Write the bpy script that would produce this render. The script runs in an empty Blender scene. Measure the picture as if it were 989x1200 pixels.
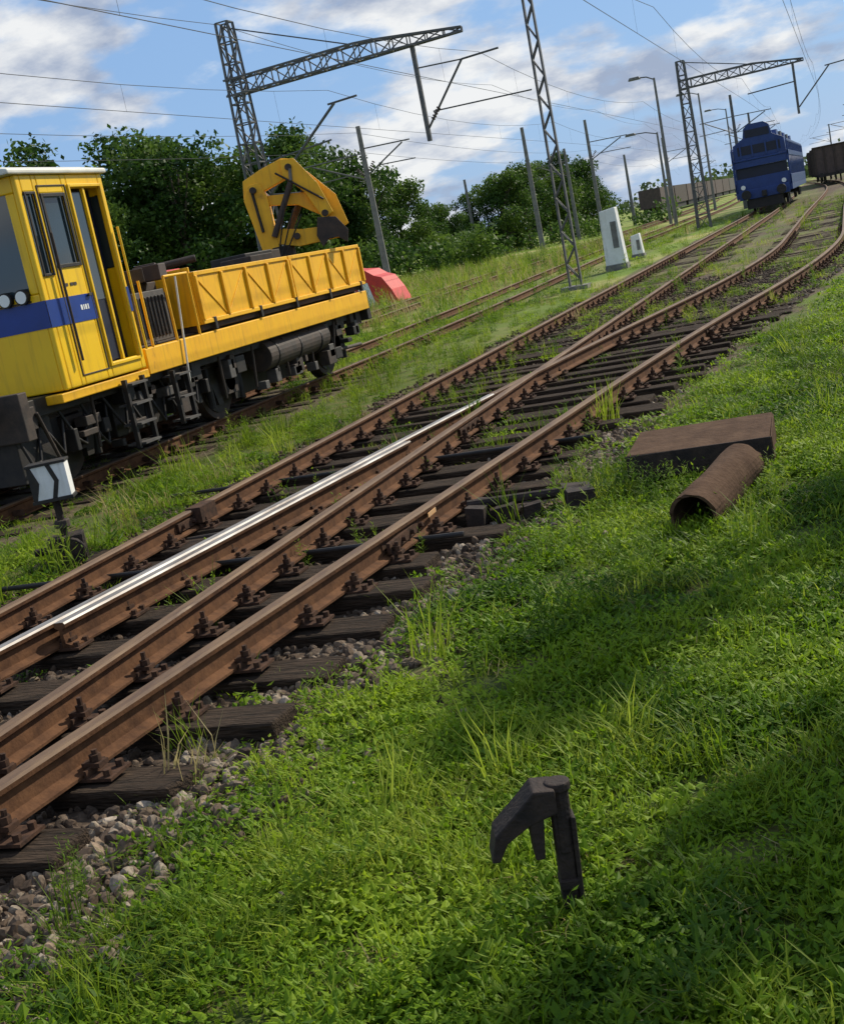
import bpy, math, random
import numpy as np
import bmesh
from mathutils import Vector, Matrix
random.seed(7); rng=np.random.default_rng(11)
S=bpy.context.scene
COL=S.collection
def link(o): COL.objects.link(o); return o
# world frame: X = offset to the right of the line, Y = distance along the rails, Z = 0 at sleeper top
def W(X,Y): return (.9375*X-.348*Y, .348*X+.9375*Y)

# ------------------------------------------------------------ materials
def newmat(name):
    m=bpy.data.materials.new(name); m.use_nodes=True
    return m,m.node_tree,m.node_tree.nodes['Principled BSDF']
def pbr(name,c1,c2=None,scale=5,rough=.6,metal=0,bump=0,detail=6,bscale=None,c3=None,stretch=(1,1,1),r2=None,dist=0.02,grime=None,spec=None):
    m,nt,b=newmat(name); N=nt.nodes; L=nt.links
    b.inputs['Roughness'].default_value=rough; b.inputs['Metallic'].default_value=metal
    if spec is not None: b.inputs['Specular IOR Level'].default_value=spec
    if c2 is None: c2=tuple(x*.75 for x in c1)
    tc=N.new('ShaderNodeTexCoord'); mp=N.new('ShaderNodeMapping'); mp.inputs['Scale'].default_value=stretch
    L.new(tc.outputs['Object'],mp.inputs[0])
    n=N.new('ShaderNodeTexNoise'); n.inputs['Scale'].default_value=scale; n.inputs['Detail'].default_value=detail; n.inputs['Roughness'].default_value=.65
    L.new(mp.outputs[0],n.inputs['Vector'])
    r=N.new('ShaderNodeValToRGB'); e=r.color_ramp.elements
    e[0].position=.35; e[0].color=(*c1,1); e[1].position=.65; e[1].color=(*c2,1)
    if c3: x=e.new(.78); x.color=(*c3,1)
    L.new(n.outputs['Fac'],r.inputs[0]); out=r.outputs[0]
    if grime: # streaky dirt running down
        mp2=N.new('ShaderNodeMapping'); mp2.inputs['Scale'].default_value=(9,9,.9); L.new(tc.outputs['Object'],mp2.inputs[0])
        n3=N.new('ShaderNodeTexNoise'); n3.inputs['Scale'].default_value=2; n3.inputs['Detail'].default_value=8; L.new(mp2.outputs[0],n3.inputs['Vector'])
        mr=N.new('ShaderNodeMapRange'); mr.inputs[1].default_value=.52; mr.inputs[2].default_value=.78; mr.inputs[4].default_value=.45; L.new(n3.outputs['Fac'],mr.inputs[0])
        mx=N.new('ShaderNodeMix'); mx.data_type='RGBA'; L.new(mr.outputs[0],mx.inputs[0]); L.new(out,mx.inputs[6]); mx.inputs[7].default_value=(*grime,1); out=mx.outputs[2]
    L.new(out,b.inputs['Base Color'])
    if r2 is not None:
        mr=N.new('ShaderNodeMapRange'); mr.inputs[3].default_value=rough; mr.inputs[4].default_value=r2
        L.new(n.outputs['Fac'],mr.inputs[0]); L.new(mr.outputs[0],b.inputs['Roughness'])
    if bump:
        n2=N.new('ShaderNodeTexNoise'); n2.inputs['Scale'].default_value=bscale or scale*4; n2.inputs['Detail'].default_value=8
        L.new(mp.outputs[0],n2.inputs['Vector'])
        bp=N.new('ShaderNodeBump'); bp.inputs['Strength'].default_value=bump; bp.inputs['Distance'].default_value=dist
        L.new(n2.outputs['Fac'],bp.inputs['Height']); L.new(bp.outputs[0],b.inputs['Normal'])
    return m
def leafmat(name,ca,cb,cc,pscale=.5,transl=.5,rough=.55):
    m,nt,b=newmat(name); N=nt.nodes; L=nt.links
    oi=N.new('ShaderNodeObjectInfo'); g=N.new('ShaderNodeNewGeometry')
    n=N.new('ShaderNodeTexNoise'); n.inputs['Scale'].default_value=pscale; n.inputs['Detail'].default_value=3
    L.new(g.outputs['Position'],n.inputs['Vector'])
    a=N.new('ShaderNodeMath'); a.operation='MULTIPLY_ADD'; a.inputs[1].default_value=.35
    L.new(g.outputs['Random Per Island'],a.inputs[0]); 
    s=N.new('ShaderNodeMath'); s.operation='MULTIPLY_ADD'; s.inputs[1].default_value=.3; L.new(oi.outputs['Random'],s.inputs[0])
    q=N.new('ShaderNodeMapRange'); q.inputs[1].default_value=.36; q.inputs[2].default_value=.64; q.inputs[3].default_value=-.18; q.inputs[4].default_value=.58
    L.new(n.outputs['Fac'],q.inputs[0]); L.new(q.outputs[0],s.inputs[2]); L.new(s.outputs[0],a.inputs[2])
    r=N.new('ShaderNodeValToRGB'); e=r.color_ramp.elements
    e[0].position=.1; e[0].color=(*ca,1); e[1].position=.9; e[1].color=(*cc,1); x=e.new(.5); x.color=(*cb,1)
    L.new(a.outputs[0],r.inputs[0]); L.new(r.outputs[0],b.inputs['Base Color']); b.inputs['Roughness'].default_value=rough
    b.inputs['Specular IOR Level'].default_value=.2
    t=N.new('ShaderNodeBsdfTranslucent'); L.new(r.outputs[0],t.inputs[0])
    mx=N.new('ShaderNodeMixShader'); mx.inputs[0].default_value=transl
    out=N['Material Output']; L.new(b.outputs[0],mx.inputs[1]); L.new(t.outputs[0],mx.inputs[2]); L.new(mx.outputs[0],out.inputs[0])
    return m

M={}
M['rail']=pbr('rail_rust',(.070,.032,.016),(.150,.070,.032),9,.9,0,.6,bscale=55,c3=(.035,.02,.014),dist=.005,spec=.2)
M['railtop']=pbr('rail_head_worn',(.19,.12,.07),(.10,.06,.04),14,.72,.1,.3,bscale=80,stretch=(1,.15,1),dist=.003,c3=(.26,.19,.13),spec=.3)
M['steel']=pbr('polished_rail',(.34,.33,.32),(.14,.115,.10),12,.55,.45,.2,stretch=(1,.12,1),dist=.002,c3=(.40,.39,.38))
M['fast']=pbr('fastening_rust',(.035,.02,.014),(.09,.046,.027),22,.9,.0,.5,bscale=90,dist=.004,spec=.2)
M['sleeper']=pbr('tarred_timber',(.020,.015,.011),(.065,.044,.030),7,.95,0,1.0,bscale=16,c3=(.15,.105,.072),stretch=(.7,5,5),dist=.025,spec=.15)
M['yellow']=pbr('yellow_paint',(.90,.56,.006),(.86,.51,.006),3,.30,0,.05,c3=(.72,.42,.012),r2=.45,dist=.003,grime=(.42,.24,.02))
M['oyellow']=pbr('weathered_yellow_paint',(.90,.48,.006),(.82,.41,.006),4,.42,0,.1,c3=(.42,.20,.015),r2=.6,dist=.004,grime=(.28,.13,.02))
M['blue']=pbr('blue_paint',(.010,.045,.27),(.008,.035,.2),3,.35)
M['white']=pbr('white_paint',(.80,.80,.78),(.68,.68,.64),6,.5,grime=(.38,.36,.30))
M['cream']=pbr('cream_roof',(.74,.72,.64),(.57,.55,.48),4,.55)
M['black']=pbr('black_greasy_steel',(.012,.011,.011),(.03,.024,.02),7,.6,.2,.3,dist=.006)
M['dark']=pbr('dark_steel',(.03,.024,.020),(.065,.044,.033),8,.75,.1,.4,dist=.006)
M['bracket']=pbr('old_iron',(.016,.012,.011),(.045,.030,.023),14,.8,0,.8,bscale=70,c3=(.095,.05,.03),dist=.006,spec=.3)
M['grey']=pbr('grey_machine_paint',(.20,.20,.19),(.12,.11,.10),6,.6,.1)
M['dgrey']=pbr('dirty_step_steel',(.055,.05,.047),(.10,.092,.085),9,.7,.1)
M['rustbox']=pbr('rusted_sheet',(.060,.033,.020),(.105,.062,.038),7,.95,0,.8,bscale=35,c3=(.03,.02,.014),dist=.010,spec=.12)
M['galv']=pbr('mast_steel',(.075,.08,.09),(.14,.13,.12),9,.6,.3)
M['conc']=pbr('mast_concrete',(.13,.125,.12),(.21,.20,.185),5,.85)
M['wire']=pbr('wire_copper',(.08,.08,.085),None,5,.5,.5)
M['wblue']=pbr('wagon_blue_paint',(.006,.030,.14),(.011,.044,.19),2,.42,0,.05,c3=(.03,.05,.1))
M['wdark']=pbr('wagon_dark_blue',(.005,.009,.03),None,3,.5)
M['brown']=pbr('wagon_brown',(.05,.035,.032),(.09,.06,.05),3,.75)
M['red']=pbr('red_tarpaulin',(.62,.035,.02),(.45,.025,.02),5,.55,0,.3)
M['orange']=pbr('orange_mark',(.60,.30,.10),(.42,.30,.18),30,.8)
M['bark']=pbr('bark',(.06,.045,.03),(.12,.09,.065),12,.9,0,.6)
g,nt,b=newmat('window_glass'); b.inputs['Base Color'].default_value=(.03,.045,.05,1); b.inputs['Roughness'].default_value=.06; b.inputs['Specular IOR Level'].default_value=.9; M['glass']=g
g,nt,b=newmat('headlight_glass'); b.inputs['Base Color'].default_value=(.8,.8,.75,1); b.inputs['Roughness'].default_value=.1; M['lampg']=g
M['g1']=leafmat('grass_blade',(.060,.115,.008),(.185,.275,.014),(.33,.40,.045),.7)
M['g2']=leafmat('weed_leaf',(.045,.110,.006),(.155,.27,.010),(.29,.40,.024),.8)
M['g3']=leafmat('tall_weed',(.06,.13,.010),(.15,.25,.015),(.26,.34,.03),.9)
M['dry']=leafmat('dry_grass',(.22,.18,.06),(.38,.31,.13),(.46,.39,.19),.5)
M['tree']=leafmat('tree_leaf',(.024,.058,.010),(.058,.115,.018),(.115,.185,.028),.35,.4)
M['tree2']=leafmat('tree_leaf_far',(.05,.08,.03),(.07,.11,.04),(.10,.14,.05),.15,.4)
def stonemat(name,cols):
    m,nt,b=newmat(name); N=nt.nodes; L=nt.links
    oi=N.new('ShaderNodeObjectInfo'); r=N.new('ShaderNodeValToRGB'); r.color_ramp.interpolation='LINEAR'
    e=r.color_ramp.elements; e[0].color=(*cols[0],1); e[1].color=(*cols[-1],1)
    for i,c in enumerate(cols[1:-1]): x=e.new((i+1)/(len(cols)-1)); x.color=(*c,1)
    L.new(oi.outputs['Random'],r.inputs[0])
    tc=N.new('ShaderNodeTexCoord'); n=N.new('ShaderNodeTexNoise'); n.inputs['Scale'].default_value=3; n.inputs['Detail'].default_value=4
    L.new(tc.outputs['Object'],n.inputs['Vector'])
    mx=N.new('ShaderNodeMix'); mx.data_type='RGBA'; mx.blend_type='MULTIPLY'; mx.inputs[0].default_value=.8
    L.new(r.outputs[0],mx.inputs[6]); r2=N.new('ShaderNodeValToRGB'); r2.color_ramp.elements[0].color=(.4,.4,.4,1); r2.color_ramp.elements[0].position=.3; r2.color_ramp.elements[1].position=.6
    L.new(n.outputs['Fac'],r2.inputs[0]); L.new(r2.outputs[0],mx.inputs[7]); L.new(mx.outputs[2],b.inputs['Base Color'])
    b.inputs['Roughness'].default_value=.95; b.inputs['Specular IOR Level'].default_value=.2
    return m
M['st1']=stonemat('ballast_light',[(.27,.20,.14),(.13,.09,.062),(.33,.27,.20),(.10,.068,.045),(.40,.33,.26)])
M['st2']=stonemat('ballast_stained',[(.085,.058,.040),(.13,.092,.065),(.055,.040,.030),(.17,.125,.09)])

# ------------------------------------------------------------ mesh builder
class MB:
    def __init__(s): s.v=[];s.f=[];s.m=[];s.mats=[]
    def mi(s,k):
        if k not in s.mats: s.mats.append(k)
        return s.mats.index(k)
    def add(s,vs,fs,k):
        o=len(s.v); s.v+= [tuple(p) for p in vs]; i=s.mi(k)
        for f in fs: s.f.append([o+j for j in f]); s.m.append(i)
    def box(s,x0,x1,y0,y1,z0,z1,k,rot=0,jit=0):
        vs=[(x,y,z) for z in (z0,z1) for x,y in ((x0,y0),(x1,y0),(x1,y1),(x0,y1))]
        if rot:
            cx,cy=(x0+x1)/2,(y0+y1)/2; c,q=math.cos(rot),math.sin(rot)
            vs=[(cx+(x-cx)*c-(y-cy)*q,cy+(x-cx)*q+(y-cy)*c,z) for x,y,z in vs]
        if jit: vs=[tuple(a+random.uniform(-jit,jit) for a in p) for p in vs]
        s.add(vs,[(0,3,2,1),(4,5,6,7),(0,1,5,4),(1,2,6,5),(2,3,7,6),(3,0,4,7)],k)
    def cyl(s,p,q,r,k,seg=12,r2=None,cap=True):
        p=Vector(p);q=Vector(q);d=(q-p).normalized(); r2=r if r2 is None else r2
        u=d.cross(Vector((0,0,1))); 
        if u.length<.01: u=Vector((1,0,0))
        u.normalize(); w=d.cross(u); vs=[]
        for c,rr in((p,r),(q,r2)):
            for i in range(seg):
                a=2*math.pi*i/seg+math.pi/seg; vs.append(c+u*(rr*math.cos(a))+w*(rr*math.sin(a)))
        fs=[(i,(i+1)%seg,seg+(i+1)%seg,seg+i) for i in range(seg)]
        if cap: fs+=[tuple(range(seg))[::-1],tuple(range(seg,2*seg))]
        s.add(vs,fs,k)
    def bar(s,p,q,w,k): s.cyl(p,q,w,k,4)
    def prism(s,pts,axis,a0,a1,k):
        n=len(pts)
        def P(a,p): return {'x':(a,p[0],p[1]),'y':(p[0],a,p[1]),'z':(p[0],p[1],a)}[axis]
        vs=[P(a0,p) for p in pts]+[P(a1,p) for p in pts]
        s.add(vs,[(i,(i+1)%n,n+(i+1)%n,n+i) for i in range(n)]+[tuple(range(n))[::-1],tuple(range(n,2*n))],k)
    def make(s,name,parent=None,bevel=0,smooth=False,loc=None,rotz=0,mesh_only=False):
        me=bpy.data.meshes.new(name); me.from_pydata(s.v,[],s.f)
        for k in s.mats: me.materials.append(M[k])
        me.polygons.foreach_set('material_index',s.m)
        bm=bmesh.new(); bm.from_mesh(me); bmesh.ops.recalc_face_normals(bm,faces=bm.faces); bm.to_mesh(me); bm.free()
        if smooth: me.polygons.foreach_set('use_smooth',[True]*len(me.polygons))
        me.update()
        if mesh_only: return me
        o=link(bpy.data.objects.new(name,me)); 
        if parent: o.parent=parent
        if loc: o.location=loc
        o.rotation_euler[2]=rotz
        if bevel:
            md=o.modifiers.new('bevel','BEVEL'); md.width=bevel; md.segments=2; md.limit_method='ANGLE'; md.angle_limit=math.radians(40)
        return o
def empty(name,loc=(0,0,0),rotz=0):
    e=link(bpy.data.objects.new(name,None)); e.location=loc; e.rotation_euler[2]=rotz; e.empty_display_size=.3; return e

# ------------------------------------------------------------ alignment of tracks
def sm(x): x=max(0,min(1,x)); return x*x*(3-2*x)
def A_(t):
    if t<=11: return -3.06+.10*(t-4)
    if t<=19: return -2.36+.10*(t-11)+.003*(t-11)**2
    u=min(1,(t-19)/15); e=-1.368+.148*15*(u-u*u/2)
    return e+.8*sm((t-50)/80)
def A_np(t): return np.vectorize(A_)(t)
def T2(t): return -8.65-1.3*sm((t-20)/40)
def bend(t): return 0.0 if t<60 else -.00025*(t-60)**2
D_=-4.94; B_=-3.50; G=1.45

RP=[(-.0625,0),(-.0625,.012),(-.012,.03),(-.009,.105),(-.033,.118),(-.036,.138),(-.028,.149),(.028,.149),(.036,.138),(.033,.118),(.009,.105),(.012,.03),(.0625,.012),(.0625,0)]
ZB=.02
def rail(mb,fn,t0,t1,top='railtop',side='rail',dz=0,step=.5):
    n=len(RP); ts=[]; t=t0
    while t<t1: ts.append(t); t+= step if t<60 else 4
    ts.append(t1); vs=[]
    for t in ts:
        c=fn(t)+bend(t)
        for a,b in RP: vs.append((c+a,t,ZB+dz+b))
    fs_s=[];fs_t=[]
    for i in range(len(ts)-1):
        for j in range(n-1):
            f=(i*n+j,i*n+j+1,(i+1)*n+j+1,(i+1)*n+j)
            (fs_t if j in(5,6,7) else fs_s).append(f)
    fs_s.append(tuple(range(n)))
    o=len(mb.v); mb.v+=vs
    for fs,k in((fs_s,side),(fs_t,top)):
        i=mb.mi(k)
        for f in fs: mb.f.append([o+x for x in f]); mb.m.append(i)

turn=empty('railway_turnout')
mb=MB()
rail(mb,lambda t:D_,-3,260); rail(mb,lambda t:B_,-3,260)
rail(mb,A_,-1.5,260)
rail(mb,lambda t:A_(t)-G,12.5,260,dz=-.002)
mb.make('running_rails',turn)
mb=MB(); rail(mb,lambda t:A_(t)-G,-1.5,12.5,top='steel',dz=-.002)
rail(mb,lambda t:A_(t)-G+.095,5.6,10.2,top='steel',dz=-.004)
mb.make('switch_blade_rail',turn)
mb=MB(); fmb=MB(); sl=[]
t=-2.2
while t<70:
    tt=t+random.uniform(-.03,.03); a=A_(tt)
    x1=a+random.uniform(.30,.62); x0=-5.5+random.uniform(-.08,.08); dz=-.03*sm((tt-14)/8)
    if a-G-B_>1.0:
        mb.box(x0,B_+.5,tt-.125,tt+.125,-.15,dz+random.uniform(-.02,.008),'sleeper',rot=random.uniform(-.012,.012),jit=.006)
        mb.box(a-G-.45,x1,tt-.12,tt+.12,-.15,dz+random.uniform(-.02,.008),'sleeper',rot=random.uniform(-.012,.012),jit=.006)
    else:
        mb.box(x0,x1,tt-.128,tt+.128,-.15,dz+random.uniform(-.012,.008),'sleeper',rot=random.uniform(-.025,.025),jit=.014)
    sl.append(tt); t+=.56
mb.make('timber_sleepers',turn,bevel=.014)
def fasten(mb,x,y):
    mb.box(x-.185,x+.185,y-.075,y+.075,.006,.019,'fast')
    for sgn in(-1,1):
        xr=x+sgn*.085
        mb.box(min(x+sgn*.066,x+sgn*.078),max(x+sgn*.066,x+sgn*.078),y-.07,y+.07,.02,.05,'fast')
        mb.box(min(x+sgn*.035,x+sgn*.12),max(x+sgn*.035,x+sgn*.12),y-.03,y+.03,.045,.064,'fast',rot=random.uniform(-.1,.1))
        mb.cyl((xr,y,.05),(xr+random.uniform(-.006,.006),y+random.uniform(-.006,.006),random.uniform(.105,.13)),.0125,'fast',6)
        mb.cyl((xr,y,.066),(xr,y,.092),.024,'fast',6)
        for d in(-.045,.045): mb.cyl((x+sgn*.155,y+d,.015),(x+sgn*.155,y+d,.045),.017,'fast',6)
for tt in sl:
    if tt>40: break
    if tt<.5: continue
    a=A_(tt)
    for x in(D_,B_,a): fasten(fmb,x,tt)
    if abs(a-G-B_)>.3 and abs(a-G-D_)>.3: fasten(fmb,a-G,tt)
fmb.make('rail_fastenings',turn)
mb=MB()
for tt in(7.1,9.9): mb.cyl((-6.0,tt,.03),(A_(tt)+.35,tt,.03),.018,'black',8)
for j in range(3): mb.box(A_(8.0)+.12+j*.17,A_(8.0)+.24+j*.17,7.62+.03*j,7.95-.04*j,-.05,.06-.015*j,'bracket',rot=.12*j,jit=.012)
mb.cyl((A_(8)+.1,7.75,.06),(A_(8)+.85,7.9,.04),.035,'bracket',10)
mb.box(A_(8)+.72,A_(8)+.90,7.7,8.0,-.08,.07,'bracket',rot=.3,jit=.015)
x=A_(7.45)
mb.box(x+.037,x+.042,7.3,7.46,.11,.14,'orange')
for rx,ft in((A_,7.0),(lambda t:B_,11.0),(lambda t:D_,8.4),(A_,16.0)):
    x=rx(ft)
    mb.box(x+.012,x+.036,ft-.3,ft+.3,.055,.12,'fast'); mb.box(x-.036,x-.012,ft-.3,ft+.3,.055,.12,'fast')
    for j in range(4): mb.cyl((x+.03,ft-.24+j*.16,.09),(x+.062,ft-.24+j*.16,.09),.018,'fast',6)
mb.box(D_-.03,D_+.10,8.35,8.6,.06,.18,'fast')
mb.make('point_gear',turn,bevel=.006)

for nm,fn in(('railway_track',T2),('railway_track',lambda t:T2(t)-4.5)):
    e=empty(nm); mb=MB()
    rail(mb,lambda t:fn(t)-.75,-2,260,dz=-.03); rail(mb,lambda t:fn(t)+.75,-2,260,dz=-.03); mb.make('rails',e)
    mb=MB(); t=-1
    while t<45:
        c=fn(t); mb.box(c-1.3,c+1.3,t-.12,t+.12,-.14,-.03-.03*sm((t-16)/8),'sleeper',rot=random.uniform(-.01,.01),jit=.006)
        if t>5 and t<24 and fn is T2:
            for x in(c-.75,c+.75): mb.box(x-.17,x+.17,t-.07,t+.07,-.025,-.008,'fast'); mb.box(x-.11,x+.11,t-.03,t+.03,.01,.06,'fast')
        t+=.62
    mb.make('sleepers',e)

# ------------------------------------------------------------ ground
def fnoise(x,y,s=1,seed=0):
    x=x*s+seed*7.3;y=y*s-seed*3.1
    return (np.sin(x*1.0+1.7*np.sin(y*.8+seed))+np.sin(y*1.3+1.3*np.sin(x*1.1+2))+.6*np.sin(2.7*x+y*1.9+seed)+.5*np.sin(3.3*y-2.1*x+1)+.35*np.sin(6.1*x+5.3*y)+.35*np.sin(7.3*y-4.7*x+seed))/3.8
def gz(o,t):
    o=np.asarray(o,float);t=np.asarray(t,float); a=A_np(t)
    def s(x): x=np.clip(x,0,1); return x*x*(3-2*x)
    inn=s((o+5.9)/.5)*(1-s((o-a-.45)/.6))
    z=-.045+.03*fnoise(o,t,1.1)+.012*fnoise(o,t,5,3)
    z=z+np.where(o>a+1,.05*s((o-a-1)/3),0)
    z=z*(1-inn)+inn*(-.085+.045*s((t-14)/8)+.014*fnoise(o,t,6,1))
    i2=s((o+10.2)/.5)*(1-s((o+7.4)/.5)); z=z*(1-i2)+i2*(-.05)
    return z
def axis(rl):
    out=[]
    for a,b,st in rl:
        x=a
        while x<b-1e-6: out.append(x); x+=st
    out.append(rl[-1][1]); return np.array(out)
ox=axis([(-900,-100,80),(-100,-30,7),(-30,-12,1.5),(-12,-7,.25),(-7,3,.1),(3,12,.6),(12,40,4),(40,900,80)])
ty=axis([(-60,0,6),(0,12,.1),(12,30,.4),(30,80,2),(80,200,12),(200,1800,100)])
OO,TT=np.meshgrid(ox,ty); Z=gz(OO,TT); Z=np.where((np.abs(OO)>60)|(TT>150),-.05,Z)
V=np.stack([OO.ravel(),TT.ravel(),Z.ravel()],1); nx=len(ox)
I,J=np.meshgrid(np.arange(nx-1),np.arange(len(ty)-1)); k=(J*nx+I).ravel()
F=np.stack([k,k+1,k+nx+1,k+nx],1)
me=bpy.data.meshes.new('ground'); me.from_pydata(V.tolist(),[],F.tolist())
me.polygons.foreach_set('use_smooth',[True]*len(me.polygons))
at=me.attributes.new('bal','FLOAT','POINT')
a=A_np(TT); bal=((OO>-5.9)&(OO<a+.65+.25*fnoise(OO,TT,2.2,5))).astype(float)*np.where(TT>16,np.clip(.8+.5*fnoise(OO,TT,1.3,8),.3,1),1)
bal=np.maximum(bal,np.where(TT<20,.8,.35)*((OO>-10.1)&(OO<-7.2)))
at.data.foreach_set('value',bal.ravel())
gr=link(bpy.data.objects.new('ground',me))
m,nt,b=newmat('ground_earth_and_turf'); N=nt.nodes; L=nt.links
tc=N.new('ShaderNodeNewGeometry')
def nz(s,d=6):
    n=N.new('ShaderNodeTexNoise'); n.inputs['Scale'].default_value=s; n.inputs['Detail'].default_value=d; L.new(tc.outputs['Position'],n.inputs['Vector']); return n
def ramp(n,cs):
    r=N.new('ShaderNodeValToRGB'); e=r.color_ramp.elements
    e[0].position=cs[0][0]; e[0].color=(*cs[0][1],1); e[1].position=cs[-1][0]; e[1].color=(*cs[-1][1],1)
    for p,c in cs[1:-1]: x=e.new(p); x.color=(*c,1)
    L.new(n.outputs['Fac'],r.inputs[0]); return r
gn=ramp(nz(3.5,8),[(.3,(.045,.060,.015)),(.48,(.07,.095,.02)),(.60,(.10,.095,.035)),(.72,(.12,.085,.05))])
gf=ramp(nz(.12,7),[(.35,(.10,.165,.02)),(.5,(.16,.22,.035)),(.66,(.36,.31,.13))])
bl=ramp(nz(25,6),[(.3,(.045,.032,.024)),(.55,(.11,.078,.055)),(.7,(.18,.135,.10))])
sx=N.new('ShaderNodeSeparateXYZ'); L.new(tc.outputs['Position'],sx.inputs[0])
mr=N.new('ShaderNodeMapRange'); mr.inputs[1].default_value=12; mr.inputs[2].default_value=35; L.new(sx.outputs[1],mr.inputs[0])
m1=N.new('ShaderNodeMix'); m1.data_type='RGBA'; L.new(mr.outputs[0],m1.inputs[0]); L.new(gn.outputs[0],m1.inputs[6]); L.new(gf.outputs[0],m1.inputs[7])
av=N.new('ShaderNodeAttribute'); av.attribute_name='bal'
m2=N.new('ShaderNodeMix'); m2.data_type='RGBA'; L.new(av.outputs['Fac'],m2.inputs[0]); L.new(m1.outputs[2],m2.inputs[6]); L.new(bl.outputs[0],m2.inputs[7])
L.new(m2.outputs[2],b.inputs['Base Color']); b.inputs['Roughness'].default_value=.95; b.inputs['Specular IOR Level'].default_value=.15
bp=N.new('ShaderNodeBump'); bp.inputs['Strength'].default_value=.8; bp.inputs['Distance'].default_value=.03; L.new(nz(18,8).outputs['Fac'],bp.inputs['Height']); L.new(bp.outputs[0],b.inputs['Normal'])
me.materials.append(m)

# ------------------------------------------------------------ scatter system
def scatter(name,P,idx,scl,coll,tilt=.12):
    n=len(P); me=bpy.data.meshes.new(name); me.from_pydata(P.tolist(),[],[])
    r=np.zeros((n,3)); r[:,2]=rng.uniform(0,6.283,n); r[:,0]=rng.normal(0,tilt,n); r[:,1]=rng.normal(0,tilt,n)
    me.attributes.new('rot','FLOAT_VECTOR','POINT').data.foreach_set('vector',r.ravel())
    me.attributes.new('scl','FLOAT','POINT').data.foreach_set('value',np.asarray(scl,float))
    me.attributes.new('idx','INT','POINT').data.foreach_set('value',np.asarray(idx,np.int32))
    o=link(bpy.data.objects.new(name,me))
    ng=bpy.data.node_groups.new(name+'_gn','GeometryNodeTree')
    ng.interface.new_socket('Geometry',in_out='INPUT',socket_type='NodeSocketGeometry')
    ng.interface.new_socket('Geometry',in_out='OUTPUT',socket_type='NodeSocketGeometry')
    N=ng.nodes;L=ng.links
    gi=N.new('NodeGroupInput');go=N.new('NodeGroupOutput'); ip=N.new('GeometryNodeInstanceOnPoints'); ci=N.new('GeometryNodeCollectionInfo')
    ci.inputs['Collection'].default_value=coll; ci.inputs['Separate Children'].default_value=True; ci.inputs['Reset Children'].default_value=True
    def na(nm,ty):
        x=N.new('GeometryNodeInputNamedAttribute'); x.data_type=ty; x.inputs['Name'].default_value=nm
        return [s for s in x.outputs if s.enabled and s.name=='Attribute'][0]
    L.new(gi.outputs[0],ip.inputs['Points']); L.new(ci.outputs[0],ip.inputs['Instance']); ip.inputs['Pick Instance'].default_value=True
    L.new(na('idx','INT'),ip.inputs['Instance Index']); L.new(na('rot','FLOAT_VECTOR'),ip.inputs['Rotation']); L.new(na('scl','FLOAT'),ip.inputs['Scale'])
    L.new(ip.outputs[0],go.inputs[0])
    md=o.modifiers.new('scatter','NODES'); md.node_group=ng
    return o
def proto(coll,name,vs,fs,matk):
    me=bpy.data.meshes.new(name); me.from_pydata(vs,[],fs); me.materials.append(M[matk])
    o=bpy.data.objects.new(name,me); coll.objects.link(o)
R=random.random; U=random.uniform
def blades(n,rad,h,w,lean):
    vs=[];fs=[]
    for _ in range(n):
        a=U(0,6.283); r=rad*math.sqrt(R()); x,y=r*math.cos(a),r*math.sin(a)
        hh=h*U(.35,1.0); d=U(0,6.283); ln=lean*U(.2,1.2)*hh; ww=w*U(.6,1.2)
        dx,dy=math.cos(d),math.sin(d); px,py=-dy,dx; o=len(vs)
        for s,wf in((0,.8),(.5,1)):
            cx=x+dx*ln*s*s; cy=y+dy*ln*s*s; cz=hh*(s-.15*s*s*lean)
            vs+=[(cx-px*ww*wf/2,cy-py*ww*wf/2,cz),(cx+px*ww*wf/2,cy+py*ww*wf/2,cz)]
        vs.append((x+dx*ln,y+dy*ln,hh*(1-.25*lean)))
        fs+=[(o,o+1,o+3,o+2),(o+2,o+3,o+4)]
    return vs,fs
def leafat(vs,fs,c,d,tilt,L,w):
    dx,dy=math.cos(d),math.sin(d); ct,st=math.cos(tilt),math.sin(tilt)
    ax=Vector((dx*ct,dy*ct,st)); sd=Vector((-dy,dx,0)); up=ax.cross(sd)*-1; c=Vector(c); o=len(vs)
    f=.14*w
    vs+= [tuple(c),tuple(c+ax*L*.5+sd*w*.5+up*f),tuple(c+ax*L-up*f*.6),tuple(c+ax*L*.5-sd*w*.5+up*f)]
    fs+= [(o,o+2,o+1),(o,o+3,o+2)]
def leafy(n,rad,hm,L,w):
    vs=[];fs=[]
    for _ in range(n):
        a=U(0,6.283); r=rad*math.sqrt(R()); z=hm*(R()**.7)*(1-.5*(r/rad)**2)
        leafat(vs,fs,(r*math.cos(a),r*math.sin(a),z),U(0,6.283),U(-.3,.8),L*U(.5,1.3),w*U(.6,1.2))
    return vs,fs
def weed(nst,h,L,w,spread):
    vs=[];fs=[]
    for _ in range(nst):
        a=U(0,6.283); r=spread*R(); x,y=r*math.cos(a),r*math.sin(a); hh=h*U(.5,1); ln=U(0,.25)*hh; d=U(0,6.28)
        o=len(vs); tx,ty_=x+ln*math.cos(d),y+ln*math.sin(d)
        vs+=[(x-.003,y,0),(x+.003,y,0),(tx,ty_,hh)]; fs.append((o,o+1,o+2))
        k=int(hh/.022)
        for i in range(k):
            s=(i+1)/k; leafat(vs,fs,(x+(tx-x)*s,y+(ty_-y)*s,hh*s),i*2.4+U(-.4,.4),U(.1,.9),L*(1.15-.6*s)*U(.7,1.2),w*(1.1-.5*s))
    return vs,fs
GC=bpy.data.collections.new('vegetation_pieces')
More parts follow.
